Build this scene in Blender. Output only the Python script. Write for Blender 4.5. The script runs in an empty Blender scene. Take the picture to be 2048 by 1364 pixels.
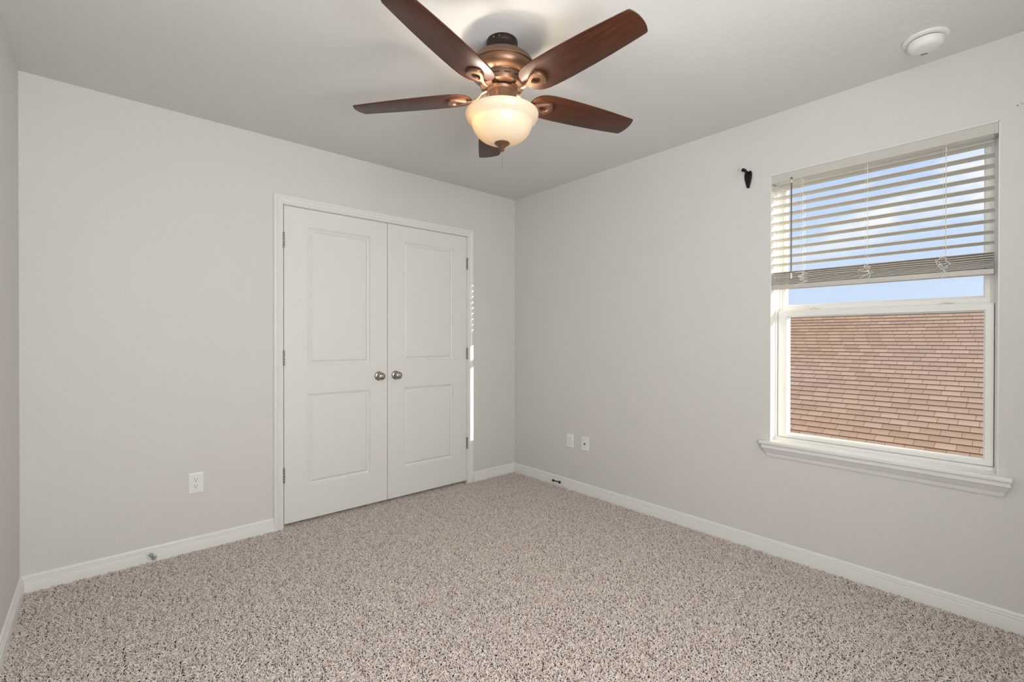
import bpy, bmesh, math, random
import numpy as np
from mathutils import Vector, Matrix

D = bpy.data
SC = bpy.context.scene
COL = SC.collection
random.seed(7)
rng = np.random.default_rng(11)

# ------------------------------------------------------------------ room dimensions (metres)
XL, XR = -0.292, 2.8835        # left wall, right (window) wall
YB, YN = 3.247, -0.46          # far (closet) wall, wall behind the photographer
H = 2.5
WALL_T = 0.157                 # outside wall thickness

# ------------------------------------------------------------------ camera
HC = 1.2208
YAW, PITCH, ROLL = math.radians(48.7327), math.radians(-0.2657), math.radians(0.0671)
F_ = Vector((math.cos(YAW) * math.cos(PITCH), math.sin(YAW) * math.cos(PITCH), math.sin(PITCH)))
R_ = Vector((math.sin(YAW), -math.cos(YAW), 0))
U_ = R_.cross(F_)
R2 = R_ * math.cos(ROLL) + U_ * math.sin(ROLL)
U2 = U_ * math.cos(ROLL) - R_ * math.sin(ROLL)
cam_d = D.cameras.new('camera')
cam_d.sensor_width = 36
cam_d.sensor_fit = 'HORIZONTAL'
cam_d.lens = 938.676 / 2048 * 36
cam_d.clip_start = 0.01
cam = D.objects.new('camera', cam_d)
COL.objects.link(cam)
m3 = Matrix((R2, U2, -F_)).transposed()
cam.matrix_world = Matrix.Translation((0, 0, HC)) @ m3.to_4x4()
SC.camera = cam

# ------------------------------------------------------------------ colour management
SC.view_settings.view_transform = 'Standard'
SC.view_settings.look = 'None'
SC.view_settings.gamma = 1
SC.view_settings.exposure = 0.05
SC.view_settings.use_curve_mapping = False


def srgb(r, g, b):
    def f(c):
        c /= 255
        return c / 12.92 if c <= .04045 else ((c + .055) / 1.055) ** 2.4
    return (f(r), f(g), f(b), 1)


class NT:
    """tiny node-tree writer"""
    def __init__(self, tree):
        self.t = tree
        tree.nodes.clear()

    def n(self, kind, ins=None, **props):
        nd = self.t.nodes.new(kind)
        for k, v in props.items():
            setattr(nd, k, v)
        for k, v in (ins or {}).items():
            s = nd.inputs[k]
            if isinstance(v, bpy.types.NodeSocket):
                self.t.links.new(v, s)
            else:
                s.default_value = v
        return nd

    def math(self, op, a, b=None, c=None):
        ins = {0: a}
        if b is not None:
            ins[1] = b
        if c is not None:
            ins[2] = c
        return self.n('ShaderNodeMath', ins, operation=op).outputs[0]

    def mix(self, fac, a, b, blend='MIX'):
        nd = self.n('ShaderNodeMix', data_type='RGBA', blend_type=blend)
        for i, v in ((0, fac), (6, a), (7, b)):
            if isinstance(v, bpy.types.NodeSocket):
                self.t.links.new(v, nd.inputs[i])
            else:
                nd.inputs[i].default_value = v
        return nd.outputs[2]

    def ramp(self, fac, stops):
        nd = self.n('ShaderNodeValToRGB', {0: fac})
        el = nd.color_ramp.elements
        while len(el) < len(stops):
            el.new(0.5)
        for e, (p, c) in zip(el, stops):
            e.position = p
            e.color = c if len(c) == 4 else (*c, 1)
        return nd.outputs[0]


# ------------------------------------------------------------------ world: pale blue morning sky with a few clouds
W = D.worlds.new('sky')
SC.world = W
W.use_nodes = True
nt = NT(W.node_tree)
tc = nt.n('ShaderNodeTexCoord')
sep = nt.n('ShaderNodeSeparateXYZ', {0: tc.outputs['Generated']})
z = nt.math('MAXIMUM', sep.outputs[2], 0.0)
base = nt.ramp(z, [(0.0, srgb(214, 229, 253)), (0.16, srgb(205, 224, 253)), (0.42, srgb(182, 209, 252)), (0.62, srgb(226, 233, 246)), (1.0, srgb(232, 236, 244))])
mp = nt.n('ShaderNodeMapping', {0: tc.outputs['Generated']})
mp.inputs['Scale'].default_value = (1.0, 1.0, 1.7)
mp.inputs['Location'].default_value = (0.42, 0.1, 0.24)
no = nt.n('ShaderNodeTexNoise', {'Vector': mp.outputs[0], 'Scale': 4.2, 'Detail': 7.0, 'Roughness': 0.52})
cl = nt.ramp(no.outputs[0], [(0.46, (0, 0, 0)), (0.56, (1, 1, 1))])
clz = nt.math('MULTIPLY', cl, nt.ramp(z, [(0.12, (0, 0, 0)), (0.19, (1, 1, 1)), (0.32, (1, 1, 1)), (0.42, (0.25, 0.25, 0.25))]))
clz = nt.math('MULTIPLY', clz, 0.95)
colr = nt.mix(clz, base, srgb(252, 253, 255))
# brighter, warmer haze around the low sun
sdir = Vector((0.2165, -1, 0.134)).normalized()
dt = nt.n('ShaderNodeVectorMath', {0: tc.outputs['Generated'], 1: sdir}, operation='DOT_PRODUCT').outputs['Value']
halo = nt.math('MULTIPLY', nt.math('POWER', nt.math('MAXIMUM', dt, 0.0), 3.0), 4.0)
colr = nt.mix(halo, colr, (2.0, 1.75, 1.4, 1))
colr.node.clamp_factor = False
bg = nt.n('ShaderNodeBackground', {0: colr, 1: 1.0})
wo = nt.n('ShaderNodeOutputWorld', {0: bg.outputs[0]})

# ------------------------------------------------------------------ sun: low, nearly along the window wall
SUN_SX, SUN_SZ = 0.2165, 0.134
sun_d = D.lights.new('sun', 'SUN')
sun_d.energy = 7.0
sun_d.angle = math.radians(0.14)
sun_d.color = (1.0, 0.94, 0.85)
sun = D.objects.new('sun', sun_d)
COL.objects.link(sun)
sun.location = (5, -6, 6)
sun.rotation_euler = Vector((-SUN_SX, 1, -SUN_SZ)).to_track_quat('-Z', 'Y').to_euler()

# ------------------------------------------------------------------ added unseen fill lamp on the closed wall behind the camera
rear_d = D.lights.new('rear_fill', 'AREA')
rear_d.shape = 'RECTANGLE'
rear_d.size, rear_d.size_y = 1.2, 1.5
rear_d.energy = 44
rear_d.color = (0.985, 0.99, 1.0)
rear = D.objects.new('rear_fill', rear_d)
COL.objects.link(rear)
rear.location = (0.55, YN + 0.02, 1.45)
rear.rotation_euler = (math.radians(90), 0, 0)   # -Z points to +Y

# added unseen fill lamp behind the camera, aimed up to brighten the ceiling
fl_d = D.lights.new('ceiling_fill', 'AREA')
fl_d.shape = 'DISK'
fl_d.size = 0.5
fl_d.energy = 13
fl_d.color = (0.985, 0.99, 1.0)
fl = D.objects.new('ceiling_fill', fl_d)
COL.objects.link(fl)
fl.location = (0.85, -0.33, 1.35)
fl.rotation_euler = (math.radians(180 - 22), 0, 0)   # up, leaning into the room

BULB_POWER = 2.5

# ------------------------------------------------------------------ materials
MATS = {}


def principled(name, color, rough=0.5, metal=0.0, spec=0.5, bump=None, extra=None):
    m = D.materials.new(name)
    m.use_nodes = True
    t = NT(m.node_tree)
    p = t.n('ShaderNodeBsdfPrincipled', {'Base Color': color, 'Roughness': rough, 'Metallic': metal, 'Specular IOR Level': spec})
    if bump:
        sc, st, det = bump
        tcn = t.n('ShaderNodeTexCoord')
        nz = t.n('ShaderNodeTexNoise', {'Vector': tcn.outputs['Object'], 'Scale': sc, 'Detail': det, 'Roughness': 0.55})
        b = t.n('ShaderNodeBump', {'Height': nz.outputs[0], 'Strength': st, 'Distance': 0.002})
        t.t.links.new(b.outputs[0], p.inputs['Normal'])
    if extra:
        extra(t, p)
    t.n('ShaderNodeOutputMaterial', {0: p.outputs[0]})
    MATS[name] = m
    return m


def mottled(c, amt, scale):
    def f(t, p):
        tcn = t.n('ShaderNodeTexCoord')
        nz = t.n('ShaderNodeTexNoise', {'Vector': tcn.outputs['Object'], 'Scale': scale, 'Detail': 3.0})
        a = tuple(x * (1 - amt) for x in c[:3]) + (1,)
        b = tuple(min(1, x * (1 + amt)) for x in c[:3]) + (1,)
        t.t.links.new(t.mix(nz.outputs[0], a, b), p.inputs['Base Color'])
    return f


wall_c = srgb(219, 217, 213)
principled('wall_paint', wall_c, 0.62, spec=0.25, bump=(140, 0.35, 3.0), extra=mottled(wall_c, 0.015, 1.4))
ceil_c = srgb(223, 222, 220)
principled('ceiling_paint', ceil_c, 0.8, spec=0.15, bump=(95, 0.7, 4.0), extra=mottled(ceil_c, 0.015, 1.1))
principled('trim_paint', srgb(235, 234, 230), 0.32, spec=0.4)
principled('door_paint', srgb(231, 230, 226), 0.36, spec=0.4, bump=(60, 0.04, 2.0))
principled('vinyl', srgb(238, 238, 234), 0.35, spec=0.4)
principled('blind_plastic', srgb(216, 213, 205), 0.4, spec=0.4)
principled('blind_trim', srgb(203, 200, 192), 0.45, spec=0.35)
principled('headrail_lit', srgb(250, 250, 248), 0.3, spec=0.6)  # daylight on the headrail underside put into a whiter colour
principled('cord', srgb(246, 245, 240), 0.8)
principled('plate_plastic', srgb(240, 239, 235), 0.3, spec=0.5)
principled('dark_slot', srgb(30, 26, 22), 0.7)
principled('nickel', srgb(176, 170, 162), 0.3, metal=1.0)
principled('hinge_metal', srgb(150, 145, 138), 0.38, metal=1.0)
principled('bronze', srgb(122, 92, 72), 0.36, metal=0.65, bump=(300, 0.05, 2.0))
principled('dark_bronze', srgb(60, 46, 38), 0.38, metal=0.6)
principled('black_iron', srgb(26, 23, 21), 0.45, metal=0.3)
principled('stop_metal', srgb(176, 178, 168), 0.4, metal=0.3)
principled('stop_bronze', srgb(70, 60, 50), 0.4, metal=0.7)
principled('rubber', srgb(150, 155, 144), 0.6)
principled('rubber_dark', srgb(48, 42, 38), 0.6)
principled('detector_plastic', srgb(236, 235, 230), 0.4, spec=0.4)
principled('wand_metal', srgb(120, 108, 92), 0.35, metal=0.5)
principled('grass', srgb(92, 108, 70), 0.9, bump=(40, 0.5, 4.0))
principled('siding', srgb(196, 184, 168), 0.8)
principled('fascia', srgb(215, 206, 190), 0.7)
principled('carpet_base', srgb(66, 55, 47), 1.0, spec=0.0)
principled('closet_dark', srgb(190, 186, 180), 0.8)
principled('exterior_brick', srgb(180, 165, 150), 0.85)


def blade_wood(t, p):
    tcn = t.n('ShaderNodeTexCoord')
    mpn = t.n('ShaderNodeMapping', {0: tcn.outputs['Object']})
    mpn.inputs['Scale'].default_value = (3.0, 70.0, 20.0)
    nz = t.n('ShaderNodeTexNoise', {'Vector': mpn.outputs[0], 'Scale': 2.2, 'Detail': 6.0, 'Roughness': 0.6, 'Distortion': 0.4})
    c = t.ramp(nz.outputs[0], [(0.3, srgb(52, 26, 15)), (0.55, srgb(76, 40, 23)), (0.75, srgb(98, 54, 31))])
    t.t.links.new(c, p.inputs['Base Color'])


principled('blade_wood', (0.1, 0.05, 0.03, 1), 0.38, spec=0.42, extra=blade_wood)


def make_glass():
    m = D.materials.new('window_glass')
    m.use_nodes = True
    t = NT(m.node_tree)
    tr = t.n('ShaderNodeBsdfTransparent', {0: (0.97, 0.98, 0.975, 1)})
    gl = t.n('ShaderNodeBsdfGlossy', {0: (1, 1, 1, 1), 'Roughness': 0.02})
    fr = t.n('ShaderNodeFresnel', {0: 1.35})
    ge = t.n('ShaderNodeNewGeometry')
    fac = t.math('MULTIPLY', fr.outputs[0], t.math('SUBTRACT', 1.0, ge.outputs['Backfacing']))
    mx = t.n('ShaderNodeMixShader', {0: fac, 1: tr.outputs[0], 2: gl.outputs[0]})
    t.n('ShaderNodeOutputMaterial', {0: mx.outputs[0]})
    MATS['window_glass'] = m


make_glass()


def make_bowl():
    m = D.materials.new('frosted_glass')
    m.use_nodes = True
    t = NT(m.node_tree)
    tl = t.n('ShaderNodeBsdfTranslucent', {0: (0.155, 0.124, 0.082, 1)})
    df = t.n('ShaderNodeBsdfDiffuse', {0: (0.62, 0.56, 0.45, 1)})
    ad = t.n('ShaderNodeAddShader', {0: tl.outputs[0], 1: df.outputs[0]})
    gl = t.n('ShaderNodeBsdfGlossy', {0: (1, 1, 1, 1), 'Roughness': 0.25})
    mx = t.n('ShaderNodeMixShader', {0: 0.03, 1: ad.outputs[0], 2: gl.outputs[0]})
    t.n('ShaderNodeOutputMaterial', {0: mx.outputs[0]})
    MATS['frosted_glass'] = m


make_bowl()


def make_yarn():
    m = D.materials.new('carpet_yarn')
    m.use_nodes = True
    t = NT(m.node_tree)
    at = t.n('ShaderNodeAttribute', attribute_name='tone')
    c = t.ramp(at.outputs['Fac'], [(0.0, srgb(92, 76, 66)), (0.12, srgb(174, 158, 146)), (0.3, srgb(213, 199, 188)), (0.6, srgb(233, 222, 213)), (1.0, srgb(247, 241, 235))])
    p = t.n('ShaderNodeBsdfPrincipled', {'Base Color': c, 'Roughness': 0.9, 'Specular IOR Level': 0.1})
    t.n('ShaderNodeOutputMaterial', {0: p.outputs[0]})
    MATS['carpet_yarn'] = m


make_yarn()


def make_shingle():
    m = D.materials.new('roof_shingles')
    m.use_nodes = True
    t = NT(m.node_tree)
    uv = t.n('ShaderNodeUVMap', uv_map='UVMap')
    s = t.n('ShaderNodeSeparateXYZ', {0: uv.outputs[0]})
    row = t.math('FLOOR', t.math('DIVIDE', s.outputs[1], 0.143))
    h = t.n('ShaderNodeTexWhiteNoise', {'W': row}, noise_dimensions='1D').outputs['Value']
    u = t.math('DIVIDE', t.math('ADD', s.outputs[0], t.math('MULTIPLY', h, 0.9)), 0.205)
    tab = t.math('FLOOR', u)
    fr = t.math('FRACT', u)
    gap = t.math('LESS_THAN', fr, 0.035)
    cv = t.n('ShaderNodeCombineXYZ', {0: tab, 1: row})
    tone = t.n('ShaderNodeTexWhiteNoise', {'Vector': cv.outputs[0]}, noise_dimensions='2D').outputs['Value']
    big = t.n('ShaderNodeTexNoise', {'Vector': uv.outputs[0], 'Scale': 0.35, 'Detail': 2.0}).outputs[0]
    fine = t.n('ShaderNodeTexNoise', {'Vector': uv.outputs[0], 'Scale': 60.0, 'Detail': 3.0}).outputs[0]
    c1 = t.mix(tone, srgb(180, 154, 136), srgb(201, 175, 157))
    c2 = t.mix(tone, srgb(180, 159, 153), srgb(201, 180, 174))
    c = t.mix(t.ramp(big, [(0.35, (0, 0, 0)), (0.65, (1, 1, 1))]), c1, c2)
    c = t.mix(t.math('MULTIPLY', fine, 0.4), c, srgb(150, 125, 112))
    c = t.mix(gap, c, srgb(136, 112, 98))
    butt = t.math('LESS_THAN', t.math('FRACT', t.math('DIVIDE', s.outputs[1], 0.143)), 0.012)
    c = t.mix(butt, c, srgb(126, 104, 92))      # shadow line under each course, painted dark on the butt edge
    p = t.n('ShaderNodeBsdfPrincipled', {'Base Color': c, 'Roughness': 0.95, 'Specular IOR Level': 0.1})
    t.n('ShaderNodeOutputMaterial', {0: p.outputs[0]})
    MATS['roof_shingles'] = m


make_shingle()

# ------------------------------------------------------------------ geometry helpers


def add_box(bm, x0, x1, y0, y1, z0, z1, bevel=0.0, seg=2):
    r = bmesh.ops.create_cube(bm, size=1)
    vs = r['verts']
    for v in vs:
        v.co = Vector(((x0 + x1) / 2 + v.co.x * (x1 - x0), (y0 + y1) / 2 + v.co.y * (y1 - y0), (z0 + z1) / 2 + v.co.z * (z1 - z0)))
    if bevel > 0:
        es = {e for v in vs for e in v.link_edges}
        bmesh.ops.bevel(bm, geom=list(es), offset=bevel, segments=seg, affect='EDGES', profile=0.5)


def box(x0, x1, y0, y1, z0, z1, bevel=0.0, seg=2):
    bm = bmesh.new()
    add_box(bm, x0, x1, y0, y1, z0, z1, bevel, seg)
    return bm


def add_lathe(bm, prof, seg=48, mat=None, close=False):
    """prof: list of (r, z); revolved around local Z; mat maps to place"""
    mat = mat or Matrix.Identity(4)
    rings = []
    for r, z_ in prof:
        if r < 1e-6:
            rings.append([bm.verts.new(mat @ Vector((0, 0, z_)))])
        else:
            rings.append([bm.verts.new(mat @ Vector((r * math.cos(2 * math.pi * i / seg), r * math.sin(2 * math.pi * i / seg), z_))) for i in range(seg)])
    for a, b in zip(rings, rings[1:]):
        for i in range(seg):
            j = (i + 1) % seg
            f = [a[i % len(a)], a[j % len(a)], b[j % len(b)], b[i % len(b)]]
            u = []
            for v in f:
                if v not in u:
                    u.append(v)
            if len(u) > 2:
                try:
                    bm.faces.new(u)
                except ValueError:
                    pass
    return rings


def add_tube(bm, pts, r, seg=8, radii=None):
    pts = [Vector(p) for p in pts]
    rings = []
    n = len(pts)
    up = None
    for i, p in enumerate(pts):
        t = (pts[min(i + 1, n - 1)] - pts[max(i - 1, 0)]).normalized()
        if up is None:
            up = Vector((0, 0, 1)) if abs(t.z) < 0.9 else Vector((1, 0, 0))
        a = (up - t * up.dot(t)).normalized()
        b = t.cross(a)
        up = a
        rr = radii[i] if radii else r
        rings.append([bm.verts.new(p + (a * math.cos(2 * math.pi * k / seg) + b * math.sin(2 * math.pi * k / seg)) * rr) for k in range(seg)])
    for A, B in zip(rings, rings[1:]):
        for k in range(seg):
            bm.faces.new((A[k], A[(k + 1) % seg], B[(k + 1) % seg], B[k]))
    bm.faces.new(list(reversed(rings[0])))
    bm.faces.new(rings[-1])


def add_prism(bm, poly, mapf, z0, z1):
    """polygon (a,b) extruded between c=z0 and c=z1; mapf(a,b,c)->Vector"""
    A = [bm.verts.new(mapf(a, b, z0)) for a, b in poly]
    B = [bm.verts.new(mapf(a, b, z1)) for a, b in poly]
    n = len(poly)
    for i in range(n):
        j = (i + 1) % n
        bm.faces.new((A[i], A[j], B[j], B[i]))
    bm.faces.new(list(reversed(A)))
    bm.faces.new(B)


def add_molding(bm, p0, p1, na, nb, prof, m0=0.0, m1=0.0):
    """prof [(a,b)] swept p0->p1; a along na, b along nb; ends are shifted by a*m for mitres"""
    p0, p1, na, nb = Vector(p0), Vector(p1), Vector(na), Vector(nb)
    t = (p1 - p0).normalized()
    A = [bm.verts.new(p0 + na * a + nb * b + t * (a * m0)) for a, b in prof]
    B = [bm.verts.new(p1 + na * a + nb * b - t * (a * m1)) for a, b in prof]
    n = len(prof)
    for i in range(n):
        j = (i + 1) % n
        bm.faces.new((A[i], A[j], B[j], B[i]))
    bm.faces.new(list(reversed(A)))
    bm.faces.new(B)


def obj(name, bm, mat, parent=None, smooth=None, loc=None):
    bmesh.ops.recalc_face_normals(bm, faces=bm.faces)
    me = D.meshes.new(name)
    bm.to_mesh(me)
    bm.free()
    o = D.objects.new(name, me)
    COL.objects.link(o)
    for mm in (mat if isinstance(mat, (list, tuple)) else [mat]):
        me.materials.append(MATS[mm])
    if parent is not None:
        o.parent = parent
    if loc is not None:
        o.location = loc
    if smooth is not None:
        me.polygons.foreach_set('use_smooth', [True] * len(me.polygons))
        me.set_sharp_from_angle(angle=math.radians(smooth))
    me.update()
    return o


def empty(name, loc=(0, 0, 0)):
    o = D.objects.new(name, None)
    o.empty_display_size = 0.05
    o.location = loc
    COL.objects.link(o)
    return o


def tag(o, label=None, cat=None, group=None, kind=None):
    if label:
        o['label'] = label
    if cat:
        o['category'] = cat
    if group:
        o['group'] = group
    if kind:
        o['kind'] = kind
    return o


def structure(o, label, cat):
    return tag(o, label, cat, kind='structure')


# ------------------------------------------------------------------ openings
DX0, DX1, DZ1 = 0.882, 2.345, 2.088          # closet door opening in the far wall
WY0, WY1, WZ0, WZ1 = 0.135, 1.045, 0.622, 2.155   # window opening in the right wall

bm = bmesh.new()
add_box(bm, XL - 0.12, DX0, YB, YB + 0.12, -0.02, H)
add_box(bm, DX1, XR + WALL_T, YB, YB + 0.12, -0.02, H)
add_box(bm, DX0, DX1, YB, YB + 0.12, DZ1, H)
structure(obj('wall_far', bm, 'wall_paint'), 'warm white painted wall with the double closet doors', 'wall')

bm = bmesh.new()
add_box(bm, XR, XR + WALL_T, YN, WY0, -0.02, H)
add_box(bm, XR, XR + WALL_T, WY1, YB, -0.02, H)
add_box(bm, XR, XR + WALL_T, WY0, WY1, -0.02, WZ0)
add_box(bm, XR, XR + WALL_T, WY0, WY1, WZ1, H)
wall_r = structure(obj('wall_right', bm, 'wall_paint'), 'warm white painted wall with the window', 'wall')
bm = bmesh.new()
for (yy, zz, rr) in ((0.0845, 2.198, 0.0022), (0.0715, 2.2, 0.0018)):
    add_lathe(bm, [(0, 0), (rr, 0), (rr, 0.0006), (0, 0.0006)], 10, Matrix.Translation((XR - 0.0006, yy, zz)) @ Matrix.Rotation(math.radians(90), 4, 'Y'))
tag(obj('screw_hole', bm, 'dark_slot', wall_r), 'two small dark screw holes in the wall')

structure(obj('wall_left', box(XL - 0.12, XL, YN, YB, -0.02, H), 'wall_paint'), 'warm white painted wall at the left edge', 'wall')
structure(obj('wall_near', box(XL - 0.12, XR + WALL_T, YN - 0.12, YN, -0.02, H), 'wall_paint'), 'warm white painted wall behind the photographer', 'wall')
structure(obj('ceiling', box(XL - 0.12, XR + WALL_T, YN - 0.12, YB + 0.95, H, H + 0.12), 'ceiling_paint'), 'off-white textured flat ceiling', 'ceiling')
structure(obj('floor', box(XL - 0.12, XR + WALL_T, YN - 0.12, YB + 0.95, -0.12, -0.014), 'carpet_base'), 'floor under the beige carpet', 'floor')
# closet behind the doors
bm = bmesh.new()
add_box(bm, DX0 - 0.4, DX1 + 0.4, YB + 0.75, YB + 0.8, -0.014, H)
add_box(bm, DX0 - 0.45, DX0 - 0.4, YB + 0.12, YB + 0.8, -0.014, H)
add_box(bm, DX1 + 0.4, DX1 + 0.45, YB + 0.12, YB + 0.8, -0.014, H)
structure(obj('wall_closet', bm, 'closet_dark'), 'walls inside the closet behind the doors', 'wall')

# ------------------------------------------------------------------ baseboards
HB = 0.0765
BP = [(0, -0.014), (0.0155, -0.014), (0.0155, 0.0425), (0.0145, 0.0455), (0.0105, 0.0465), (0.0090, 0.0485), (0.0115, 0.0500), (0.0115, 0.0570), (0.0100, 0.0590), (0.0068, 0.0600),
      (0.0082, 0.0620), (0.0080, 0.0680), (0.0068, 0.0720), (0.004, 0.0754), (0.0015, HB), (0, HB)]
bm = bmesh.new()
add_molding(bm, (XL, YB, 0), (0.829, YB, 0), (0, -1, 0), (0, 0, 1), BP, 1, 0)
add_molding(bm, (2.4025, YB, 0), (XR, YB, 0), (0, -1, 0), (0, 0, 1), BP, 0, 1)
structure(obj('baseboard_far', bm, 'trim_paint', smooth=35), 'white stepped baseboard on the closet wall', 'baseboard')
bm = bmesh.new()
add_molding(bm, (XR, YB, 0), (XR, YN, 0), (-1, 0, 0), (0, 0, 1), BP, 1, 1)
structure(obj('baseboard_right', bm, 'trim_paint', smooth=35), 'white stepped baseboard under the window wall', 'baseboard')
bm = bmesh.new()
add_molding(bm, (XL, YN, 0), (XL, YB, 0), (1, 0, 0), (0, 0, 1), BP, 1, 1)
structure(obj('baseboard_left', bm, 'trim_paint', smooth=35), 'white stepped baseboard along the left wall', 'baseboard')

# ------------------------------------------------------------------ closet door casing (trim_1)
CI0, CI1, CIZ = 0.8835, 2.3435, 2.0885
CW = 0.0555
CP = [(0, 0), (0, 0.008), (0.002, 0.0095), (0.0105, 0.0100), (0.0115, 0.0075), (0.0135, 0.0080), (0.0155, 0.0125), (0.0235, 0.0130), (0.0250, 0.0095), (0.0275, 0.0098), (0.034, 0.0150),
      (0.0365, 0.0160), (0.0378, 0.0140), (0.0400, 0.0145), (0.0415, 0.0180), (0.052, 0.0180), (CW, 0.015), (CW, 0)]
bm = bmesh.new()
add_molding(bm, (CI0, YB, -0.012), (CI0, YB, CIZ), (-1, 0, 0), (0, -1, 0), CP, 0, -1)
add_molding(bm, (CI1, YB, -0.012), (CI1, YB, CIZ), (1, 0, 0), (0, -1, 0), CP, 0, -1)
add_molding(bm, (CI0, YB, CIZ), (CI1, YB, CIZ), (0, 0, 1), (0, -1, 0), CP, -1, -1)
# jambs
add_box(bm, CI0 - 0.0015, CI0 + 0.005, YB, YB + 0.118, -0.012, CIZ)
add_box(bm, CI1 - 0.005, CI1 + 0.0015, YB, YB + 0.118, -0.012, CIZ)
add_box(bm, CI0, CI1, YB, YB + 0.118, CIZ - 0.0045, CIZ + 0.0)
structure(obj('trim_1', bm, 'trim_paint', smooth=30), 'white moulded casing around the closet doors', 'trim')


# ------------------------------------------------------------------ closet doors
def door_slab(x0, x1, z0, z1, panels):
    """moulded two-panel slab, front face at y=YB, 35 mm thick"""
    bm = bmesh.new()
    rings = [(0.0, 0.0), (0.0022, 0.0045), (0.0070, 0.0050), (0.0082, 0.0120), (0.017, 0.0160), (0.0195, 0.0150), (0.0315, 0.0075), (0.033, 0.0060)]
    yf, yb = YB, YB + 0.035
    xs = sorted({x0, x1} | {p[0] for p in panels} | {p[1] for p in panels})
    zs = sorted({z0, z1} | {p[2] for p in panels} | {p[3] for p in panels})
    cache = {}

    def V(x, y, z_):
        k = (round(x, 5), round(y, 5), round(z_, 5))
        if k not in cache:
            cache[k] = bm.verts.new((x, y, z_))
        return cache[k]
    pset = {(round(p[0], 5), round(p[2], 5)) for p in panels}
    for i in range(len(xs) - 1):
        for j in range(len(zs) - 1):
            a, b, c, d = xs[i], xs[i + 1], zs[j], zs[j + 1]
            if any(p[0] - 1e-6 <= a and b <= p[1] + 1e-6 and p[2] - 1e-6 <= c and d <= p[3] + 1e-6 for p in panels):
                continue
            bm.faces.new((V(a, yf, c), V(b, yf, c), V(b, yf, d), V(a, yf, d)))
    for (a, b, c, d) in panels:
        prev = None
        for (off, dep) in rings:
            cur = [V(a + off, yf + dep, c + off), V(b - off, yf + dep, c + off), V(b - off, yf + dep, d - off), V(a + off, yf + dep, d - off)]
            if prev:
                for k in range(4):
                    bm.faces.new((prev[k], prev[(k + 1) % 4], cur[(k + 1) % 4], cur[k]))
            prev = cur
        bm.faces.new(prev)
    # sides and back
    n = len(xs)
    bot = [V(x, yf, z0) for x in xs]
    top = [V(x, yf, z1) for x in xs]
    lef = [V(x0, yf, z_) for z_ in zs]
    rig = [V(x1, yf, z_) for z_ in zs]
    b00, b10, b11, b01 = V(x0, yb, z0), V(x1, yb, z0), V(x1, yb, z1), V(x0, yb, z1)
    bm.faces.new(bot + [b10, b00])
    bm.faces.new(top + [b11, b01])
    bm.faces.new(lef + [b01, b00])
    bm.faces.new(rig + [b11, b10])
    bm.faces.new((b00, b10, b11, b01))
    return bm


def knob_parts(parent, x, z_, side):
    M = Matrix.Translation((x, YB, z_)) @ Matrix.Rotation(math.radians(90), 4, 'X')   # local +Z -> -Y
    bm = bmesh.new()
    add_lathe(bm, [(0.0, 0.0195), (0.010, 0.0195), (0.012, 0.022), (0.0125, 0.030), (0.014, 0.033), (0.021, 0.037), (0.0255, 0.043), (0.027, 0.050),
                   (0.0262, 0.057), (0.022, 0.0625), (0.014, 0.0658), (0.006, 0.067), (0, 0.0672)], 40, M)
    k = obj('door_knob', bm, 'nickel', parent, smooth=40)
    tag(k, 'satin nickel round knob')
    bm = bmesh.new()
    add_lathe(bm, [(0, 0), (0.033, 0), (0.0335, 0.003), (0.031, 0.007), (0.024, 0.010), (0.018, 0.0115), (0.0165, 0.015), (0.0165, 0.0195), (0.0, 0.0195)], 40, M)
    obj('rosette', bm, 'nickel', k, smooth=40)
    bm = bmesh.new()
    add_lathe(bm, [(0, 0.0), (0.0022, 0.0), (0.0022, 0.0125), (0, 0.0125)], 10, Matrix.Translation((-0.021, 0, 0.0)) @ Matrix.Translation((x, YB, z_)) @ Matrix.Rotation(math.radians(90), 4, 'X'))
    obj('set_screw', bm, 'dark_slot', k)


def hinge(parent, x, zc, s):
    bm = bmesh.new()
    add_box(bm, x - 0.0055, x + 0.0055, YB - 0.0014, YB + 0.004, zc - 0.0465, zc + 0.0465)
    for k in range(5):
        z0 = zc - 0.0465 + k * 0.0186
        add_lathe(bm, [(0, z0 + 0.0004), (0.0058, z0 + 0.0004), (0.0062, z0 + 0.001), (0.0062, z0 + 0.0176), (0.0058, z0 + 0.0182), (0, z0 + 0.0182)], 14,
                  Matrix.Translation((x, YB - 0.0068, 0)))
    for sgn in (-1, 1):
        add_lathe(bm, [(0, 0), (0.0045, 0), (0.0045, sgn * 0.003), (0.002, sgn * 0.005), (0, sgn * 0.0055)], 12, Matrix.Translation((x, YB - 0.0068, zc + sgn * 0.0465)))
    o = obj('hinge', bm, 'hinge_metal', parent, smooth=35)
    tag(o, 'dull metal butt hinge')


doors = []
for (nm, x0, x1, panels, hx, kx, lab) in (
        ('door_1', 0.892, 1.6105, [(1.037, 1.479, 1.042, 1.962), (1.037, 1.479, 0.240, 0.851)], 0.8885, 1.5425, 'left leaf of the white two-panel closet doors'),
        ('door_2', 1.6145, 2.3355, [(1.7455, 2.203, 1.052, 1.962), (1.7455, 2.203, 0.233, 0.847)], 2.3392, 1.6785, 'right leaf of the white two-panel closet doors')):
    d = obj(nm, door_slab(x0, x1, 0.019, 2.0805, panels), 'door_paint')
    structure(d, lab, 'door')
    for zc in (1.856, 1.0955, 0.337):
        hinge(d, hx, zc, 1)
    knob_parts(d, kx, 0.9465, 1)
    doors.append(d)

# ------------------------------------------------------------------ window
XF = XR + 0.066     # room side face of the vinyl frame
bm = bmesh.new()
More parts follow.
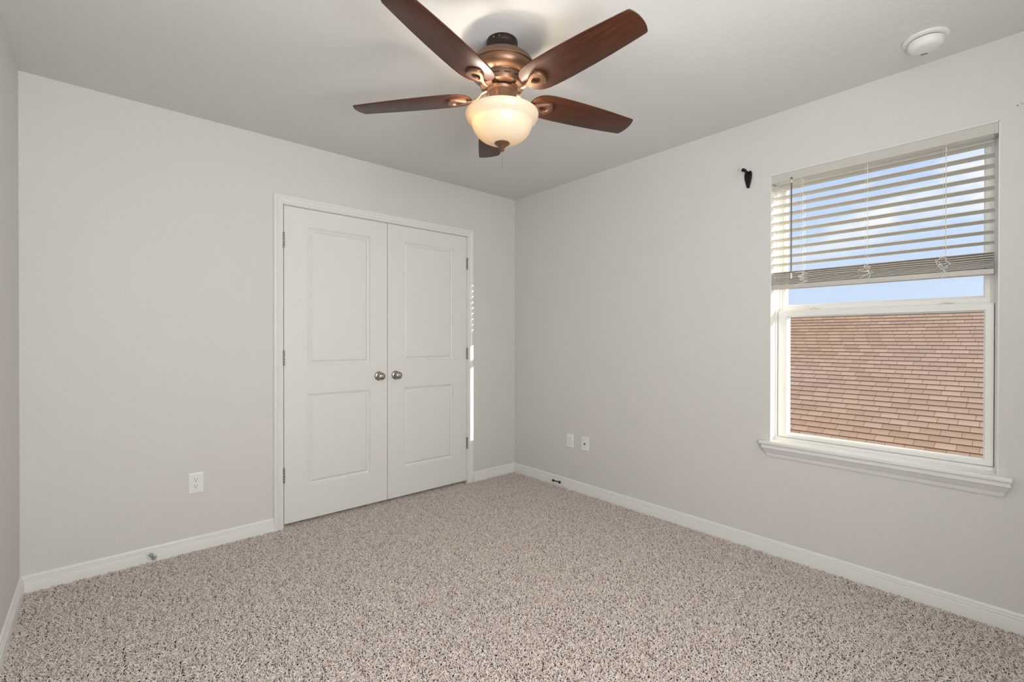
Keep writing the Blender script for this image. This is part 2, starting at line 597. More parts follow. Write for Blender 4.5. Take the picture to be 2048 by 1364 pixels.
# lining of the reveal
add_box(bm, XR + 0.0, XF, WY0, WY0 + 0.0035, WZ0, WZ1)
add_box(bm, XR + 0.0, XF, WY1 - 0.0035, WY1, WZ0, WZ1)
add_box(bm, XR + 0.0, XF, WY0, WY1, WZ1 - 0.0035, WZ1)
# vinyl frame: outer ring, stepped tracks
for (x0, x1, w) in ((XF, XF + 0.012, 0.014), (XF + 0.012, XR + 0.098, 0.0160), (XR + 0.098, XR + 0.1015, 0.030), (XR + 0.1015, XR + 0.135, 0.0365)):
    y0, y1, z0, z1 = WY0, WY1, 0.632, WZ1
    add_box(bm, x0, x1, y0, y0 + w, z0, z1)
    add_box(bm, x0, x1, y1 - w, y1, z0, z1)
    add_box(bm, x0, x1, y0 + w, y1 - w, z1 - w, z1)
    add_box(bm, x0, x1, y0 + w, y1 - w, z0, z0 + w + 0.010)
win = structure(obj('window_1', bm, 'vinyl', smooth=30), 'white vinyl single-hung window in the right wall', 'window')


def sash(name, x0, x1, y0, y1, z0, z1, gy0, gy1, gz0, gz1):
    bm = bmesh.new()
    # mitred moulding profile: outer edge -> glass
    ring = [((y0, y1, z0, z1), x0), ]
    depth = [(0.0, 0.0), (0.80, 0.0), (0.84, 0.003), (0.86, 0.006), (1.0, 0.013)]
    prev = None
    rows = []
    for f, dx in depth:
        a, b, c, d = y0 + (gy0 - y0) * f, y1 + (gy1 - y1) * f, z0 + (gz0 - z0) * f, z1 + (gz1 - z1) * f
        rows.append([bm.verts.new((x0 + dx, a, c)), bm.verts.new((x0 + dx, b, c)), bm.verts.new((x0 + dx, b, d)), bm.verts.new((x0 + dx, a, d))])
    rows.append([bm.verts.new((x1, p.co.y, p.co.z)) for p in rows[-1]])
    rows.append([bm.verts.new((x1, p.co.y, p.co.z)) for p in rows[0]])
    rows.append(rows[0])
    for A, B in zip(rows, rows[1:]):
        for k in range(4):
            bm.faces.new((A[k], A[(k + 1) % 4], B[(k + 1) % 4], B[k]))
    o = obj(name, bm, 'vinyl', win)
    xm = x0 + 0.016
    g = obj('pane', box(xm, xm + 0.004, gy0 - 0.004, gy1 + 0.004, gz0 - 0.004, gz1 + 0.004), 'window_glass', o)
    tag(g, 'clear glass pane')
    return o


lower = sash('lower_sash', XR + 0.072, XR + 0.098, 0.1535, 1.0263, 0.660, 1.382, 0.1865, 0.972, 0.681, 1.3445)
upper = sash('upper_sash', XR + 0.1005, XR + 0.125, 0.167, 1.012, 1.372, 2.118, 0.1895, 0.993, 1.4185, 2.086)
# tilt latches on top of the lower sash
for yc in (0.848, 0.308):
    bm = bmesh.new()
    add_box(bm, XR + 0.078, XR + 0.096, yc - 0.034, yc + 0.034, 1.382, 1.3855, 0.001)
    for s in (-1, 1):
        add_tube(bm, [(XR + 0.087, yc + s * 0.03, 1.386), (XR + 0.087, yc + s * 0.018, 1.392), (XR + 0.087, yc, 1.3955)], 0.0035, 8)
    tag(obj('sash_latch', bm, 'vinyl', lower, smooth=40), 'white low-profile latch')
# stool and apron
bm = bmesh.new()
SZ = 0.641
add_box(bm, XR - 0.046, XR + 0.001, 0.0905, 1.089, SZ - 0.0185, SZ, 0.004, 3)
add_box(bm, XR - 0.001, XF, WY0 + 0.0005, WY1 - 0.0005, SZ - 0.0185, SZ)
tag(obj('window_sill', bm, 'trim_paint', win, smooth=40), 'white sill board with rounded nose')
AP = [(0, 0), (0.006, 0), (0.0075, 0.004), (0.011, 0.012), (0.0125, 0.020), (0.0165, 0.023), (0.022, 0.034), (0.0305, 0.046), (0.033, 0.050), (0.036, 0.052), (0.036, 0.0725), (0, 0.0725)]
bm = bmesh.new()
zb = 0.550
ys = (0.1235, 1.0525)
RA = [[], []]
for e, (yy, sg) in enumerate(((ys[0], -1), (ys[1], 1))):
    RA[e] = [bm.verts.new((XR - a, yy + sg * a * 0.75, zb + b)) for a, b in AP]
n = len(AP)
for i in range(n):
    j = (i + 1) % n
    bm.faces.new((RA[0][i], RA[0][j], RA[1][j], RA[1][i]))
bm.faces.new(RA[0])
bm.faces.new(list(reversed(RA[1])))
tag(obj('window_apron', bm, 'trim_paint', win, smooth=35), 'white cove moulding under the sill')

# ------------------------------------------------------------------ window blind
blind = empty('window_blind', (XR + 0.028, 0.592, 1.505))
tag(blind, 'half raised white slatted blind hanging in the window', 'blind')
BO = Vector(blind.location)


def bobj(name, bm, mat, parent=None, smooth=None):
    """mesh written in world space, child of the blind"""
    bmesh.ops.translate(bm, verts=bm.verts, vec=-BO)
    return obj(name, bm, mat, parent or blind, smooth)


SY0, SY1 = 0.1525, 1.0385
bm = bmesh.new()
HZ0, HZ1 = 2.1045, 2.1495
hx0, hx1 = XR + 0.0015, XR + 0.0555
pts_h = [(hx0, HZ1), (hx0, HZ0 + 0.001), (hx0 + 0.001, HZ0), (hx1 - 0.001, HZ0), (hx1, HZ0 + 0.001), (hx1, HZ1)]
add_prism(bm, pts_h, lambda a, b, c: Vector((a, c, b)), 0.1525, 1.0275)
bobj('headrail', bm, 'headrail_lit')
bobj('valance', box(XR - 0.002, XR + 0.0013, 0.1525, 1.0275, HZ0 - 0.001, HZ1 + 0.0005, 0.0008), 'blind_trim')
for (y0, y1) in ((0.1395, 0.1535), (1.0265, 1.0405)):
    bobj('end_bracket', box(XR - 0.0005, hx1 + 0.001, y0, y1, HZ0 - 0.002, HZ1 + 0.0008, 0.001), 'blind_trim')


def slat_bm(zc, tilt, bow=0.0022, sag=0.0, w=0.049, seg=8):
    """crowned slat, front edge raised by tilt; thickness 2.6 mm"""
    bm = bmesh.new()
    xc = XR + 0.0285
    top, bot = [], []
    for i in range(seg + 1):
        s = -0.5 + i / seg
        u = s * w
        h = bow * (1 - (2 * s) ** 2)
        c, sn = math.cos(tilt), math.sin(tilt)
        for lst, t in ((top, 0.0013), (bot, -0.0013)):
            hh = h + t
            lst.append((xc + u * c + hh * sn, zc - u * sn + hh * c))
    poly = top + bot[::-1]
    ny = 12
    rings = []
    for k in range(ny + 1):
        f = k / ny
        yy = SY0 + (SY1 - SY0) * f
        dz = -sag * math.sin(3 * math.pi * f) ** 2
        rings.append([bm.verts.new((a, yy, b + dz)) for a, b in poly])
    n = len(poly)
    for A, B in zip(rings, rings[1:]):
        for i in range(n):
            j = (i + 1) % n
            bm.faces.new((A[i], A[j], B[j], B[i]))
    bm.faces.new(rings[0])
    bm.faces.new(list(reversed(rings[-1])))
    return bm


TILT = math.radians(8)
free_z = [2.0745, 2.0245, 1.9785, 1.930, 1.882, 1.834, 1.786, 1.740, 1.692, 1.646]
for zc in free_z:
    bobj('slat', slat_bm(zc - 0.004, TILT), 'blind_plastic', smooth=40)
stack = [(1.594, 8, 0.0), (1.585, 5, 0.002), (1.576, 4, 0.002), (1.5655, 3, 0.003), (1.5575, 2, 0.001), (1.551, 1, 0.001), (1.545, 0, 0.0), (1.539, 0, 0.0), (1.533, 0, 0.0)]
for zc, tl, sg in stack:
    bobj('slat', slat_bm(zc, math.radians(tl), 0.0016, sg), 'blind_plastic', smooth=40)
bm = bmesh.new()
add_box(bm, XR + 0.003, XR + 0.0545, SY0 - 0.001, SY1 + 0.003, 1.503, 1.5265, 0.002)
bobj('bottom_rail', bm, 'blind_trim', smooth=40)


def wavy(yc, seed, zs, amp, x):
    rr = random.Random(seed)
    return [(x - rr.random() * 0.010, yc + (rr.random() - 0.5) * 2 * amp, z_) for z_ in zs]


for li, yc in enumerate((0.887, 0.600, 0.309)):
    bm = bmesh.new()
    xf, xb = XR + 0.0032, XR + 0.0545
    # front and back ladder strings with rungs under each slat, lift cord in the middle
    add_tube(bm, [(xf, yc - 0.004, 2.106), (xf, yc - 0.004, 1.60)], 0.0007, 5)
    add_tube(bm, [(xf, yc + 0.005, 2.106), (xf, yc + 0.005, 1.60)], 0.0005, 5)
    add_tube(bm, [(xb, yc, 2.106), (xb, yc, 1.53)], 0.0007, 5)
    add_tube(bm, [(XR + 0.0285, yc, 2.106), (XR + 0.0285, yc, 1.527)], 0.0008, 5)
    for zc in free_z:
        add_tube(bm, [(xf, yc - 0.004, zc + 0.0005), (xb, yc, zc - 0.0145)], 0.0006, 4)
        add_lathe(bm, [(0, -0.0022), (0.0018, -0.001), (0.0018, 0.001), (0, 0.0022)], 6, Matrix.Translation((xf - 0.0005, yc - 0.004, zc - 0.003)))
    bobj('ladder_cord', bm, 'cord')
    # slack of the ladder cords hanging in loops over the gathered slats
    bm = bmesh.new()
    for s in range(3):
        amp = 0.022 + 0.006 * s
        top = 1.605 - s * 0.010
        zs = [top - k * 0.0098 for k in range(8)]
        rr = random.Random(li * 31 + s)
        zs = [q + (rr.random() - 0.5) * 0.006 for q in zs]
        p = wavy(yc - 0.002, li * 17 + s, zs, amp, XR + 0.0005)
        # smooth by Catmull-Rom
        sm = []
        P = [Vector(q) for q in p]
        for i in range(len(P) - 1):
            p0, p1, p2, p3 = P[max(i - 1, 0)], P[i], P[i + 1], P[min(i + 2, len(P) - 1)]
            for k in range(5):
                t = k / 5
                sm.append(0.5 * ((2 * p1) + (-p0 + p2) * t + (2 * p0 - 5 * p1 + 4 * p2 - p3) * t * t + (-p0 + 3 * p1 - 3 * p2 + p3) * t ** 3))
        sm.append(P[-1])
        add_tube(bm, sm, 0.0012, 5)
    if li == 2:
        add_tube(bm, [(XR + 0.001, yc - 0.004, 1.525), (XR - 0.002, yc + 0.004, 1.508), (XR - 0.003, yc + 0.012, 1.494)], 0.0008, 5)
    tag(bobj('slack_cord', bm, 'cord'), 'tangled loops of loose ladder cord')
    bm = bmesh.new()
    add_box(bm, XR + 0.004, XR + 0.018, yc - 0.008, yc + 0.006, 2.1015, 2.1047, 0.001)
    bobj('cord_grommet', bm, 'blind_plastic')
bm = bmesh.new()
add_tube(bm, [(XR - 0.010, 0.9345, 2.085), (XR - 0.0105, 0.9342, 1.80), (XR - 0.010, 0.934, 1.585)], 0.0036, 6)
wand = bobj('tilt_wand', bm, 'wand_metal', smooth=40)
tag(wand, 'thin grey-brown tilt wand')
bm = bmesh.new()
add_tube(bm, [(XR + 0.002, 0.9345, 2.112), (XR - 0.010, 0.9345, 2.1125)], 0.0045, 8)
add_tube(bm, [(XR - 0.010, 0.9345, 2.115), (XR - 0.010, 0.9345, 2.105)], 0.0042, 8)
bobj('wand_hook', bm, 'wand_metal', wand)
bm = bmesh.new()
add_tube(bm, [(XR - 0.010, 0.9345, 2.106), (XR - 0.010, 0.9345, 2.084)], 0.0018, 6)
bobj('wand_link', bm, 'cord', wand)
bm = bmesh.new()
add_tube(bm, [(XR - 0.010, 0.934, 1.586), (XR - 0.010, 0.934, 1.556)], 0.0042, 8, None)
bobj('wand_grip', bm, 'cord', wand)

# ------------------------------------------------------------------ ceiling fan
FX, FY = 1.306, 1.555
fan = empty('ceiling_fan', (FX, FY, H))
tag(fan, 'five-blade brown ceiling fan with a lit frosted glass bowl', 'ceiling fan')


def fobj(name, bm, mat, parent=None, smooth=35):
    bmesh.ops.translate(bm, verts=bm.verts, vec=Vector((0, 0, -H)))
    return obj(name, bm, mat, parent or fan, smooth)


bm = bmesh.new()
add_lathe(bm, [(0, 2.5), (0.0665, 2.5), (0.0672, 2.497), (0.0672, 2.478), (0.066, 2.476), (0.066, 2.474), (0.0672, 2.472), (0.0672, 2.436), (0, 2.436)], 56)
cano = fobj('canopy', bm, 'dark_bronze')
for a in (150, 172, 330):
    bm = bmesh.new()
    add_lathe(bm, [(0, 0.0), (0.004, 0.0), (0.003, 0.0022), (0, 0.003)], 10,
              Matrix.Rotation(math.radians(a + 48), 4, 'Z') @ Matrix.Translation((0.0668, 0, 2.487)) @ Matrix.Rotation(math.radians(90), 4, 'Y'))
    fobj('canopy_screw', bm, 'nickel', cano)
bm = bmesh.new()
add_lathe(bm, [(0, 2.438), (0.066, 2.438), (0.090, 2.434), (0.112, 2.425), (0.129, 2.410), (0.139, 2.395), (0.1428, 2.388), (0.1432, 2.3825), (0.1425, 2.3805), (0.1375, 2.3805), (0.1372, 2.3785),
               (0.1392, 2.3775), (0.1388, 2.370), (0.1355, 2.360), (0.1285, 2.351), (0.119, 2.3445), (0.110, 2.3400), (0.1035, 2.338), (0.1022, 2.336), (0, 2.336)], 72)
hous = fobj('motor_housing', bm, 'bronze', smooth=30)
bm = bmesh.new()
add_lathe(bm, [(0, 2.337), (0.1005, 2.337), (0.101, 2.334), (0.0985, 2.321), (0.0965, 2.311), (0.0925, 2.302), (0.086, 2.2985), (0.050, 2.2985), (0, 2.2985)], 64)
fly = fobj('flywheel', bm, 'bronze', smooth=30)
bm = bmesh.new()
for k in range(14):
    a = 2 * math.pi * k / 14 + 0.2
    for j in range(5):
        a2 = a + (j - 2) * 0.05
        c = Vector((0.0988 * math.cos(a2), 0.0988 * math.sin(a2), 2.3195))
        r = bmesh.ops.create_cube(bm, size=1)
        for v in r['verts']:
            v.co = Matrix.Translation(c) @ Matrix.Rotation(a2, 4, 'Z') @ Vector((v.co.x * 0.004, v.co.y * 0.0056, v.co.z * 0.0036))
fobj('vent_slot', bm, 'dark_slot', fly, None)
bm = bmesh.new()
add_lathe(bm, [(0, 2.2995), (0.047, 2.2995), (0.047, 2.283), (0, 2.283)], 40)
fobj('switch_neck', bm, 'dark_bronze')
bm = bmesh.new()
add_lathe(bm, [(0.0, 2.284), (0.062, 2.284), (0.0655, 2.2895), (0.0668, 2.289), (0.0655, 2.283), (0.0625, 2.279), (0.0625, 2.236), (0.064, 2.230), (0.0672, 2.225),
               (0.0678, 2.219), (0.066, 2.214), (0.060, 2.2115), (0.020, 2.2115), (0, 2.2115)], 56)
cup = fobj('light_fitter', bm, 'bronze', smooth=30)
for a in (40, 160, 280):
    bm = bmesh.new()
    M = Matrix.Rotation(math.radians(a), 4, 'Z') @ Matrix.Translation((0.0622, 0, 2.262)) @ Matrix.Rotation(math.radians(90), 4, 'Y')
    add_lathe(bm, [(0, 0), (0.0028, 0), (0.0024, 0.0016), (0, 0.0022)], 10, M)
    fobj('fitter_screw', bm, 'bronze', cup)
for a in (100, 220, 340):
    bm = bmesh.new()
    M = Matrix.Rotation(math.radians(a), 4, 'Z') @ Matrix.Translation((0.066, 0, 2.221)) @ Matrix.Rotation(math.radians(90), 4, 'Y')
    add_lathe(bm, [(0, 0), (0.0035, 0), (0.0035, 0.009), (0.005, 0.009), (0.005, 0.014), (0, 0.015)], 10, M)
    fobj('thumb_screw', bm, 'bronze', cup)
# bowl: open at the top, double skin
prof_o = [(0.153, 2.1915), (0.1565, 2.190), (0.1575, 2.186), (0.1555, 2.176), (0.1495, 2.1645), (0.140, 2.155), (0.1325, 2.1495), (0.1305, 2.1465),
          (0.1295, 2.140), (0.126, 2.129), (0.119, 2.115), (0.108, 2.100), (0.092, 2.086), (0.073, 2.0755), (0.052, 2.0685), (0.030, 2.065), (0.008, 2.064)]
prof_i = [(max(r - 0.0045, 0.008), z_ + 0.0035) for r, z_ in prof_o[::-1]]
prof_i[-1] = (0.1495, 2.191)
bm = bmesh.new()
add_lathe(bm, prof_o + prof_i + [prof_o[0]], 72)
bmesh.ops.remove_doubles(bm, verts=bm.verts, dist=1e-5)
tag(fobj('glass_bowl', bm, 'frosted_glass', smooth=50), 'glowing cream frosted glass bowl')
bm = bmesh.new()
add_lathe(bm, [(0, 2.0675), (0.0315, 2.0665), (0.0335, 2.0635), (0.031, 2.060), (0.025, 2.0565), (0.018, 2.0515), (0.0135, 2.046), (0.0115, 2.043), (0.0085, 2.0415),
               (0.0072, 2.0395), (0.0098, 2.0365), (0.0098, 2.0335), (0.0065, 2.0305), (0, 2.0295)], 40)
fobj('finial', bm, 'bronze', smooth=40)
bm = bmesh.new()
add_tube(bm, [(0, 0, 2.031), (0.0, 0, 1.99), (0.0, 0, 1.952)], 0.0009, 6)
for k in range(26):
    add_lathe(bm, [(0, -0.0014), (0.0014, 0), (0, 0.0014)], 6, Matrix.Translation((0, 0, 2.028 - k * 0.003)))
tag(fobj('pull_chain', bm, 'nickel'), 'thin metal pull chain')
# central rod from fitter to finial
bm = bmesh.new()
add_lathe(bm, [(0, 2.212), (0.006, 2.212), (0.006, 2.066), (0, 2.066)], 16)
fobj('bowl_rod', bm, 'bronze')

# blades
TH0, PH = -1.531, -0.170
ZB = 2.267


def blade_outline():
    half = [(0.137, 0.0), (0.138, 0.014), (0.142, 0.032), (0.151, 0.049), (0.165, 0.062), (0.185, 0.0715), (0.215, 0.0775), (0.26, 0.0795), (0.33, 0.0795), (0.42, 0.0765),
            (0.50, 0.0725), (0.58, 0.0665), (0.63, 0.0622), (0.660, 0.0592)]
    tipc = [(0.6655, 0.0575), (0.6685, 0.0545), (0.6705, 0.049), (0.6755, 0.036), (0.679, 0.020), (0.680, 0.0)]
    up = half + tipc
    dn = [(a, -b) for a, b in up[::-1] if b > 0]
    return up + dn


def iron_bm():
    """blade iron in blade coordinates (x radial, y across, z up, underside of blade at z=-0.003)"""
    bm = bmesh.new()
    # open shield-shaped pad with a tear-drop hole
    outer = [(0.158, 0.0095), (0.170, 0.017), (0.185, 0.026), (0.202, 0.0335), (0.218, 0.037), (0.228, 0.037), (0.238, 0.025), (0.244, 0.012), (0.246, 0.0)]
    inner = [(0.181, 0.002), (0.185, 0.006), (0.191, 0.0105), (0.200, 0.0145), (0.208, 0.0162), (0.213, 0.0158), (0.219, 0.0110), (0.2225, 0.0055), (0.2235, 0.0)]
    def full(l):
        return l + [(a, -b) for a, b in l[::-1] if b > 1e-6]
    O, I = full(outer), full(inner)
    # match counts
    layers = []
    for (scale, z_) in ((0.0, -0.003), (0.0, -0.0105), (0.0022, -0.0142)):
        lo, li = [], []
        cx = 0.205
        for a, b in O:
            v = Vector((a - cx, b)); L = v.length
            v = v * ((L - scale) / L)
            lo.append(bm.verts.new((cx + v.x, v.y, z_)))
        for a, b in I:
            v = Vector((a - cx, b)); L = max(v.length, 1e-6)
            v = v * ((L + scale) / L)
            li.append(bm.verts.new((cx + v.x, v.y, z_)))
        layers.append((lo, li))
    n = len(O)
    for (a, ai), (b, bi) in zip(layers, layers[1:]):
        for i in range(n):
            j = (i + 1) % n
            bm.faces.new((a[i], a[j], b[j], b[i]))
            bm.faces.new((ai[i], bi[i], bi[j], ai[j]))
    for lo, li in (layers[0], layers[-1]):
        for i in range(n):
            j = (i + 1) % n
            bm.faces.new((lo[i], lo[j], li[j], li[i]))
    # curved arm to the flywheel
    path = [(0.176, -0.0085), (0.162, -0.0095), (0.147, -0.0110), (0.130, -0.012), (0.115, -0.009), (0.100, 0.002), (0.088, 0.0145), (0.074, 0.0205), (0.060, 0.0215)]
    wid = [0.0125, 0.0105, 0.0085, 0.0078, 0.0078, 0.0082, 0.010, 0.0135, 0.015]
    rings = []
    for (a, zz), w in zip(path, wid):
        rings.append([bm.verts.new((a, w * cy, zz + tz)) for cy, tz in ((-1, 0.0018), (-0.75, -0.0028), (0, -0.0042), (0.75, -0.0028), (1, 0.0018), (0, 0.003))])
    for A, B in zip(rings, rings[1:]):
        for k in range(6):
            bm.faces.new((A[k], A[(k + 1) % 6], B[(k + 1) % 6], B[k]))
    bm.faces.new(rings[0])
    bm.faces.new(list(reversed(rings[-1])))
    return bm


def blade_bm():
    bm = bmesh.new()
    add_prism(bm, blade_outline(), lambda a, b, c: Vector((a, b, c)), -0.003, 0.003)
    bmesh.ops.recalc_face_normals(bm, faces=bm.faces)
    es = [e for e in bm.edges if len(e.link_faces) == 2 and e.calc_face_angle(0) > 1.2 and abs(e.verts[0].co.z - e.verts[1].co.z) < 1e-6]
    bmesh.ops.bevel(bm, geom=es, offset=0.0016, segments=2, affect='EDGES', profile=0.5)
    return bm


blade_me = iron_me = None
for k in range(5):
    M = Matrix.Translation((0, 0, ZB - H)) @ Matrix.Rotation(TH0 + k * math.radians(72), 4, 'Z') @ Matrix.Rotation(PH, 4, 'X')
    if blade_me is None:
        b = obj('blade', blade_bm(), 'blade_wood', fan, smooth=40)
        ir = obj('blade_iron', iron_bm(), 'bronze', b, smooth=50)
        blade_me, iron_me = b.data, ir.data
        tag(ir, 'bronze blade bracket with an open shield-shaped pad')
    else:
        b = D.objects.new('blade', blade_me)
        COL.objects.link(b)
        b.parent = fan
        ir = D.objects.new('blade_iron', iron_me)
        COL.objects.link(ir)
        ir.parent = b
        tag(ir, 'bronze blade bracket with an open shield-shaped pad')
    b.matrix_local = M
    tag(b, 'dark brown wooden fan blade')

# bulbs inside the bowl
fwd = Vector((F_.x, F_.y, 0)).normalized()
rgt = Vector((R_.x, R_.y, 0)).normalized()
for k, off in enumerate((rgt * -0.075 + fwd * -0.045, rgt * 0.045 + fwd * 0.07)):
    ld = D.lights.new('light_bulb', 'POINT')
    ld.energy = BULB_POWER * (1.1, 0.75)[k]
    ld.shadow_soft_size = 0.022
    ld.color = (1.0, 0.92, 0.82)
    lo = D.objects.new('light_bulb', ld)
    COL.objects.link(lo)
    lo.parent = fan
    lo.location = (off.x, off.y, 2.158 - H)

# ------------------------------------------------------------------ smoke detector
sd = empty('smoke_detector', (2.638, 0.345, H))
tag(sd, 'round white smoke detector on the ceiling near the window', 'smoke detector')
bm = bmesh.new()
add_lathe(bm, [(0, 0), (0.076, 0), (0.0775, -0.003), (0.0765, -0.008), (0.072, -0.0105), (0.060, -0.0115), (0, -0.0115)], 56)
obj('base_plate', bm, 'detector_plastic', sd, smooth=35)
bm = bmesh.new()
add_lathe(bm, [(0, -0.0105), (0.056, -0.0105), (0.056, -0.0155), (0, -0.0155)], 56)
obj('vent_gap', bm, 'dark_slot', sd, smooth=35)
bm = bmesh.new()
add_lathe(bm, [(0, -0.0145), (0.0585, -0.0145), (0.0605, -0.0165), (0.0602, -0.0300), (0.0575, -0.0370), (0.0525, -0.0430), (0.0465, -0.0470), (0.0440, -0.0480), (0.020, -0.0488), (0, -0.0490)], 56)
body = obj('cover', bm, 'detector_plastic', sd, smooth=35)
bm = bmesh.new()
toward = math.atan2(-0.345, -2.638)
for k in range(-2, 3):
    a = toward + math.pi + 0.12 + k * 0.12
    r = bmesh.ops.create_cube(bm, size=1)
    for v in r['verts']:
        v.co = Matrix.Rotation(a, 4, 'Z') @ Matrix.Translation((0.0400, 0, -0.0480)) @ Vector((v.co.x * 0.0095, v.co.y * 0.0030, v.co.z * 0.0014))
obj('sounder_slot', bm, 'dark_slot', body)


# ------------------------------------------------------------------ wall plates
def plate_frame(kind, o, u, n):
    """matrix: local x along wall, local y up, local z out of the wall"""
    u, n = Vector(u), Vector(n)
    m = Matrix((u, Vector((0, 0, 1)), n)).transposed().to_4x4()
    m.translation = Vector(o)
    return m


def faceplate_bm(w, h):
    bm = bmesh.new()
    lay = [(0.0, 0.0), (0.0, 0.0025), (0.002, 0.0048), (0.006, 0.0058)]
    prev = None
    for ins, zz in lay:
        a, b = w / 2 - ins, h / 2 - ins
        cur = [bm.verts.new((x, y, zz)) for x, y in ((-a, -b), (a, -b), (a, b), (-a, b))]
        if prev:
            for k in range(4):
                bm.faces.new((prev[k], prev[(k + 1) % 4], cur[(k + 1) % 4], cur[k]))
        else:
            bm.faces.new(list(reversed(cur)))
        prev = cur
    bm.faces.new(prev)
    return bm


def disc_poly(r, flat, n=28):
    out = []
    for i in range(n):
        a = 2 * math.pi * i / n
        out.append((r * math.cos(a), max(-flat, min(flat, r * math.sin(a)))))
    return out


def outlet(loc, u, n, label, w, h):
    e = empty('power_outlet')
    e.matrix_world = plate_frame(0, loc, u, n)
    tag(e, label, 'outlet', 'power outlets')
    obj('faceplate', faceplate_bm(w, h), 'plate_plastic', e)
    ident = lambda a, b, c: Vector((a, b, c))
    for s in (1, -1):
        yc = s * 0.0195
        bm = bmesh.new()
        add_prism(bm, [(a, b + yc) for a, b in disc_poly(0.0172, 0.0143)], ident, 0.0045, 0.0075)
        so = obj('socket', bm, 'plate_plastic', e)
        bm = bmesh.new()
        add_box(bm, -0.0075, -0.0053, yc + 0.001, yc + 0.0095, 0.0060, 0.0078)
        add_box(bm, 0.0053, 0.0073, yc + 0.002, yc + 0.0085, 0.0060, 0.0078)
        add_prism(bm, [(a, b + yc - 0.0065) for a, b in disc_poly(0.0027, 0.0026, 14)], ident, 0.0060, 0.0078)
        obj('socket_slots', bm, 'dark_slot', so)
    bm = bmesh.new()
    add_lathe(bm, [(0, 0.0055), (0.0028, 0.0055), (0.0024, 0.0066), (0, 0.0068)], 12)
    obj('screw', bm, 'plate_plastic', e)
    return e


outlet((0.4145, YB, 0.3845), (1, 0, 0), (0, -1, 0), 'white power outlet low on the wall left of the closet doors', 0.0745, 0.119)
outlet((XR, 2.564, 0.390), (0, -1, 0), (-1, 0, 0), 'white power outlet on the window wall beside the cable plate', 0.071, 0.109)
e = empty('cable_plate')
e.matrix_world = plate_frame(0, (XR, 2.406, 0.3895), (0, -1, 0), (-1, 0, 0))
tag(e, 'white blank plate with one dark coaxial jack right of the outlet', 'cable outlet')
obj('faceplate', faceplate_bm(0.075, 0.109), 'plate_plastic', e)
bm = bmesh.new()
add_lathe(bm, [(0, 0.005), (0.0062, 0.005), (0.0062, 0.0085), (0.0048, 0.0085), (0.0048, 0.0145), (0.002, 0.0145), (0.002, 0.010), (0, 0.010)], 18)
obj('coaxial_jack', bm, 'rubber_dark', e, smooth=35)
for s in (1, -1):
    bm = bmesh.new()
    add_lathe(bm, [(0, 0.0055), (0.0026, 0.0055), (0.0022, 0.0065), (0, 0.0067)], 10, Matrix.Translation((0, s * 0.042, 0)))
    obj('screw', bm, 'plate_plastic', e)


# ------------------------------------------------------------------ door stops
def door_stop(loc, direction, length, metal, rub, label):
    e = empty('door_stop')
    d = Vector(direction).normalized()
    e.location = loc
    e.rotation_euler = d.to_track_quat('Z', 'Y').to_euler()
    tag(e, label, 'door stop', 'door stops')
    bm = bmesh.new()
    add_lathe(bm, [(0, 0), (0.0135, 0), (0.0135, 0.003), (0.010, 0.007), (0.006, 0.011), (0, 0.011)], 24)
    obj('mounting_base', bm, metal, e, smooth=35)
    bm = bmesh.new()
    add_lathe(bm, [(0, 0.008), (0.005, 0.008), (0.0046, 0.016), (0.0042, length * 0.5), (0.0046, length - 0.012), (0.0075, length - 0.006), (0.0075, length - 0.003), (0, length - 0.003)], 20)
    obj('shaft', bm, metal, e, smooth=35)
    bm = bmesh.new()
    add_lathe(bm, [(0, length - 0.0035), (0.0095, length - 0.0035), (0.0105, length), (0.0105, length + 0.006), (0.009, length + 0.0085), (0, length + 0.009)], 22)
    obj('rubber_tip', bm, rub, e, smooth=35)


door_stop((0.220, YB - 0.0155, 0.016), (-0.018, -0.061, 0.043), 0.064, 'stop_metal', 'rubber', 'short grey door stop on the baseboard left of the closet')
door_stop((XR - 0.0155, 2.664, 0.0305), (-0.066, 0.028, 0.0245), 0.062, 'stop_bronze', 'rubber_dark', 'dark bronze door stop on the baseboard under the wall plates')

# ------------------------------------------------------------------ curtain rod bracket
e = empty('curtain_rod_bracket', (XR, 1.166, 2.165))
tag(e, 'black metal curtain rod bracket on the wall beside the window', 'curtain bracket')
bm = bmesh.new()
leaf = [(0.0, 0.046), (0.010, 0.045), (0.0165, 0.036), (0.018, 0.022), (0.0165, 0.004), (0.012, -0.018), (0.007, -0.038), (0.003, -0.052), (0.0008, -0.054), (0.0, -0.044),
        (-0.0008, -0.054), (-0.003, -0.052), (-0.007, -0.038), (-0.012, -0.018), (-0.0165, 0.004), (-0.018, 0.022), (-0.0165, 0.036), (-0.010, 0.045)]
add_prism(bm, leaf, lambda a, b, c: Vector((-c, a, b)), 0.0, 0.006)
rim = bmesh.new()
for sgn in (-1, 1):
    add_tube(bm, [(-0.007, sgn * a, b) for a, b in ((0.010, 0.044), (0.0165, 0.034), (0.0175, 0.020), (0.016, 0.003), (0.0115, -0.018), (0.0068, -0.037), (0.0032, -0.050))], 0.0048, 8)
obj('wall_leaf', bm, 'black_iron', e, smooth=40)
rim.free()
bm = bmesh.new()
add_tube(bm, [(-0.004, 0.0, 0.034), (-0.020, 0.0, 0.037), (-0.040, 0.0, 0.038), (-0.052, 0.0, 0.034)], 0.0062, 10)
